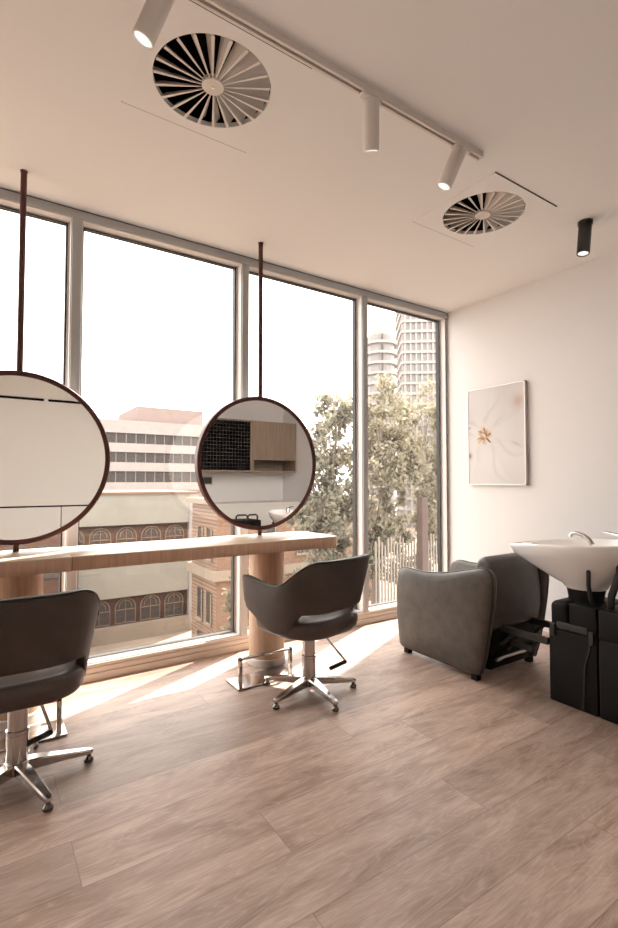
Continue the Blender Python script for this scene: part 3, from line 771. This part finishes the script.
# --- white office block with strip windows
OY_ = 85.0; k_ = OY_/60
def oz(z60): return EYE+(z60-EYE)*k_
t = thing('office_block', 'white office block with three dark strip windows and a roof plant room', 'building', (0, OY_, GZ))
x0, x1 = 4*k_, 24.5*k_; tz = oz(8.45)-GZ
MB().box(x0, x1, 0, 25, 0, tz).build('wall', M['b_pink'], t, smooth=False)
MB().box(15.3*k_, 23.8*k_, 2, 16, tz, oz(10.5)-GZ).build('plant_room', M['b_pink'], t, smooth=False)
for za, zb in ((6.95, 8.45), (4.70, 5.75), (2.45, 3.5), (.2, 1.15)):
    MB().box(x0-.2, x1+.2, -.5, 0, oz(za)-GZ, oz(zb)-GZ).build('spandrel', M['b_white'], t, smooth=False)
for za, zb in ((5.75, 6.95), (3.5, 4.70), (1.15, 2.45)):
    st_ = MB().box(x0, x1, -.08, 0, oz(za)-GZ, oz(zb)-GZ).build('strip_window', M['b_glass'], t, smooth=False)
    mm = MB(); x = x0+1
    while x < x1: mm.box(x-.06, x+.06, -.16, -.08, oz(za)-GZ, oz(zb)-GZ); x += 1.6
    mm.build('window_mullions', M['b_pink'], st_, smooth=False)
# --- orange brick building, near corner
t = thing('brick_building', 'orange brick building with pale sloping cornice at the street corner', 'building', (10.1, 24.0, GZ))
MB().box(0, 11, 0, 3.6, 0, 9.6).build('wall', M['b_brick'], t, smooth=False)
MB().box(-.25, 11.2, -.25, 3.8, 5.65, 6.15).build('cornice', M['b_stone'], t, smooth=False)
MB().box(-.3, 11.3, -.3, 3.9, 9.6, 9.9).build('parapet', M['b_stone'], t, smooth=False)
for y_ in (.9, 2.2):
    for z0 in (.9, 3.3, 6.7):
        w_ = MB().box(-.06, .1, y_-.32, y_+.32, z0, z0+1.6).build('window', M['b_glass'], t, smooth=False)
        MB().box(-.14, -.06, y_-.42, y_+.42, z0-.12, z0).box(-.1, -.05, y_-.4, y_-.32, z0, z0+1.6).box(-.1, -.05, y_+.32, y_+.4, z0, z0+1.6).build('window_frame', M['b_stone'], w_, smooth=False)
for x_ in (3, 5.4, 7.8):
    for z0 in (3.3, 6.7):
        w_ = MB().box(x_-.45, x_+.45, -.06, .1, z0, z0+1.6).build('window', M['b_glass'], t, smooth=False)
        MB().box(x_-.55, x_+.55, -.14, -.06, z0-.12, z0).box(x_-.5, x_-.45, -.1, -.05, z0, z0+1.6).box(x_+.45, x_+.5, -.1, -.05, z0, z0+1.6).build('window_frame', M['b_stone'], w_, smooth=False)
# low brown brick house behind the left bench
t = thing('brown_house', 'low brown brick house glimpsed under the left mirror', 'building', (-6, 30.0, GZ))
MB().box(0, 9.8, 0, 4, 0, 8.2).build('wall', M['b_brown'], t, smooth=False)
for k in range(6):
    MB().box(.9+1.5*k, 1.9+1.5*k, -.06, .1, 5.6, 7.4).build('window', M['b_glass'], t, smooth=False)
# --- towers
def tower(name_label, x, y, w, d, top, rot, round_corner, fs=1.0):
    t = thing('apartment_tower', name_label, 'tower', (x, y, GZ), rot, group='apartment towers beyond the trees')
    r = 2.6 if round_corner else .4
    def pl(e):
        p = []
        for (cx, cy, a0) in ((w/2-r, d/2-r, 0), (-w/2+r, d/2-r, PI/2), (-w/2+r, -d/2+r, PI), (w/2-r, -d/2+r, 1.5*PI)):
            for k in range(6): a = a0+PI/2*k/5; p.append((cx+(r+e)*math.cos(a), cy+(r+e)*math.sin(a)))
        return p
    MB().prism(pl(0), 'z', 0, top-GZ).build('core', M['b_tower_glass'], t, smooth=False)
    z = 1.5; i = 0
    while z < top-GZ:
        MB().prism(pl(.55), 'z', z, z+.5*fs).build('floor_slab', M['b_tower'], t, smooth=False); z += 2.0*fs
    fn = MB()
    for k in range(9):
        x_ = -w/2+r+(w-2*r)*k/8
        fn.box(x_-.22, x_+.22, -d/2-.35, -d/2+.1, 0, top-GZ)
    for k in range(7):
        y_ = -d/2+r+(d-2*r)*k/6
        fn.box(-w/2-.35, -w/2+.1, y_-.22, y_+.22, 0, top-GZ)
    fn.build('wall_piers', M['b_tower'], t, smooth=False)
    MB().prism(pl(-.8), 'z', top-GZ, top-GZ+1.6).build('roof_plant', M['b_tower'], t, smooth=False)
tower('pale apartment tower with rounded corner, lower and left of the other', 65.3, 73, 5.4, 8, 29.6, math.radians(-35), True)
tower('pale apartment tower reaching the window head, right of the rounded one', 91.8, 86.4, 11.4, 14, 48.5, math.radians(-38), False, 1.25)

# --- garden terrace, trees, fence
struct(MB().box(5.95, 19, 8.3, 11.6, GZ, -2.45).build('terrace_podium', M['terrace'], smooth=False), 'raised planted terrace outside the right windows')
def tree(label, x, y, zb, trunk_h, blobs, leaves, n, ls, group='trees outside the windows', m_bark=None, cat='tree', name='tree'):
    t = thing(name, label, cat, (x, y, zb), group=group)
    tk = MB(); fork = Vector((0, 0, trunk_h))
    tk.tube([(0, 0, 0), (.05, .03, trunk_h*.5), fork[:]], [.13, .10, .08], 8)
    for (bx, by, bz, br) in blobs:
        e = Vector((bx-x, by-y, bz-zb)); s0 = fork*random.uniform(.7, 1.0)
        mid = s0.lerp(e, .5)+Vector((random.uniform(-.2, .2), random.uniform(-.2, .2), random.uniform(-.1, .2)))
        tk.tube([s0[:], mid[:], e[:]], [.05, .035, .012], 6)
        for q in range(5):
            d = Vector((random.gauss(0, 1), random.gauss(0, 1), random.gauss(0, 1))).normalized()*br*.85
            tk.tube([mid.lerp(e, .5+.1*q)[:], (e+d*.5)[:], (e+d)[:]], [.014, .010, .005], 5)
    tk.build('trunk', m_bark or M['bark'], t)
    lf = MB(); tot = sum(b[3]**2 for b in blobs)
    for (bx, by, bz, br) in blobs:
        cnt = int(n*br*br/tot); clumps = []
        for _ in range(max(5, int(14*br))):
            d = Vector((random.gauss(0, 1), random.gauss(0, 1), random.gauss(0, .9))); d.normalize()
            clumps.append((Vector((bx-x, by-y, bz-zb))+d*br*random.uniform(.35, 1.0), br*random.uniform(.16, .34)))
        for _ in range(cnt):
            c0, cr = random.choice(clumps)
            p = c0+Vector((random.gauss(0, .55), random.gauss(0, .55), random.gauss(0, .5)))*cr
            d = Vector((random.gauss(0, 1), random.gauss(0, 1), random.gauss(-.5, 1))).normalized()
            nrm = d.orthogonal().normalized(); nrm.rotate(Matrix.Rotation(random.uniform(0, 2*PI), 3, d))
            l = ls*random.uniform(.6, 1.3); w = l*.24
            lf.add([(p-d*l*.5)[:], (p+nrm*w)[:], (p+d*l*.5)[:], (p-nrm*w)[:]], [(0, 1, 2, 3)])
    lf.build('foliage', leaves, t, smooth=False)
    return t
tree('feathery grey-green gum tree right of the right mirror', 7.6, 11.2, -2.45, 2.4,
     [(7.4, 11.0, 1.2, 1.0), (8.3, 11.4, 2.2, .9), (8.7, 11.4, 3.25, .75), (8.2, 11.0, 3.0, .55), (7.3, 10.8, 2.35, .45), (8.6, 11.2, .7, 1.0), (7.7, 10.9, -.2, .95), (7.0, 10.8, .35, .65), (8.7, 11.2, -.9, .9)], M['leaf'], 9500, .17)
tree('rounded olive-green tree below the left apartment tower', 9.0, 10.3, -2.45, 2.2,
     [(9.0, 10.2, 3.0, .95), (9.6, 10.3, 2.2, .85), (8.7, 10.2, 1.7, .85), (9.4, 10.0, 1.1, .8), (8.9, 10.1, .3, .7), (9.6, 10.2, -.2, .7), (8.7, 10.2, -.7, .65), (9.4, 10.3, -1.2, .6)], M['leaf_olive'], 8500, .16)
tree('rounded olive-green tree against the right window jamb', 11.1, 10.5, -2.45, 2.2,
     [(11.1, 10.4, 3.1, 1.1), (11.8, 10.6, 2.3, 1.1), (10.6, 10.2, 1.9, .85), (11.4, 10.2, 1.0, .95), (10.7, 10.2, .5, .75), (12.3, 11, .8, 1.0), (10.9, 10.4, -.5, .7), (11.6, 10.5, -.8, .8), (10.7, 10.5, -1.4, .6)], M['leaf_olive'], 9500, .16)
tree('dark shrub in the terrace bed behind the bench end', 6.6, 9.2, -2.45, .5,
     [(6.3, 9.1, -1.2, .75), (7.1, 9.3, -1.0, .7), (7.3, 9.2, -1.6, .6), (5.9, 9.0, -1.8, .6)], M['leaf_dark'], 4500, .13, 'shrubs outside the windows', cat='shrub', name='shrub')
tree('small drooping tree in front of the orange brick building', 9.35, 20.2, GZ, 4.6,
     [(9.45, 20, -4.2, .75), (9.8, 20, -3.2, .6), (9.3, 20, -5.2, .55)], M['leaf_olive'], 1700, .32)
t = thing('picket_fence', 'pale vertical picket screen under the right-hand trees', 'fence', (8.2, 9.4, -2.45))
for k in range(26):
    x = .04+.105*k; hh = 2.15+.12*math.sin(k*1.7)
    MB().box(x-.022, x+.022, -.015, .015, 0, hh).build('picket', M['picket'], t, smooth=False)
MB().box(0, 2.75, .015, .05, .4, .48).box(0, 2.75, .015, .05, 1.6, 1.68).build('rails', M['picket'], t, smooth=False)
t = tag(MB().box(-.11, .11, -.1, .1, 0, 3.25).build('steel_post', M['rust'], None, (9.55, 9.05, -2.45), smooth=False, bevel=.01), 'rust red square post beside the picket screen', 'post')

# ================================================================ LIGHT
w = bpy.data.worlds.new('overcast_sky'); sc.world = w; w.use_nodes = True
bg = w.node_tree.nodes['Background']; bg.inputs[0].default_value = (1.0, .985, .97, 1); bg.inputs[1].default_value = 2.2
sd = bpy.data.lights.new('sun', 'SUN'); sd.energy = 9.0; sd.angle = math.radians(.9); sd.color = (1, .935, .85)
so = bpy.data.objects.new('sun', sd); COL.objects.link(so)
el = math.radians(50.5); az = Vector((.908, .42, 0)).normalized()
to_sun = Vector((az.x*math.cos(el), az.y*math.cos(el), math.sin(el)))
so.rotation_euler = to_sun.to_track_quat('Z', 'Y').to_euler()
def spot_lamp(loc, dirv, e):
    l = bpy.data.lights.new('spot_lamp', 'SPOT'); l.energy = e; l.spot_size = math.radians(60); l.spot_blend = .6; l.color = (1, .88, .74); l.shadow_soft_size = .03
    o = bpy.data.objects.new('spot_lamp', l); COL.objects.link(o); o.location = loc
    o.rotation_euler = (-Vector(dirv)).to_track_quat('Z', 'Y').to_euler()
spot_lamp((.396, TYY+.050, 2.654), (-.33, .14, -.94), 6)
spot_lamp((1.407, TYY+.069, 2.671), (.27, .32, -.9), 6)
spot_lamp((1.864, TYY+.060, 2.664), (-.3, .28, -.91), 6)
spot_lamp((3.168, 1.60, 2.665), (-.17, 0, -1), 6)

# ================================================================ CAMERA
cd = bpy.data.cameras.new('camera'); co = bpy.data.objects.new('camera', cd); COL.objects.link(co)
cd.sensor_fit = 'HORIZONTAL'; cd.sensor_width = 36; cd.lens = 36*487.998/618; cd.clip_start = .02; cd.clip_end = 400
co.location = (0, 0, EYE); co.rotation_euler = (PI/2+.0361882, 0, -.584612)
sc.camera = co
sc.view_settings.view_transform = 'Standard'; sc.view_settings.look = 'None'
sc.view_settings.gamma = 1; sc.view_settings.use_curve_mapping = False
sc.view_settings.exposure = 1.84
sc.cycles.max_bounces = 12; sc.cycles.diffuse_bounces = 8; sc.cycles.glossy_bounces = 6; sc.cycles.transparent_max_bounces = 16
sc.cycles.use_denoising = True
sc.cycles.caustics_reflective = False
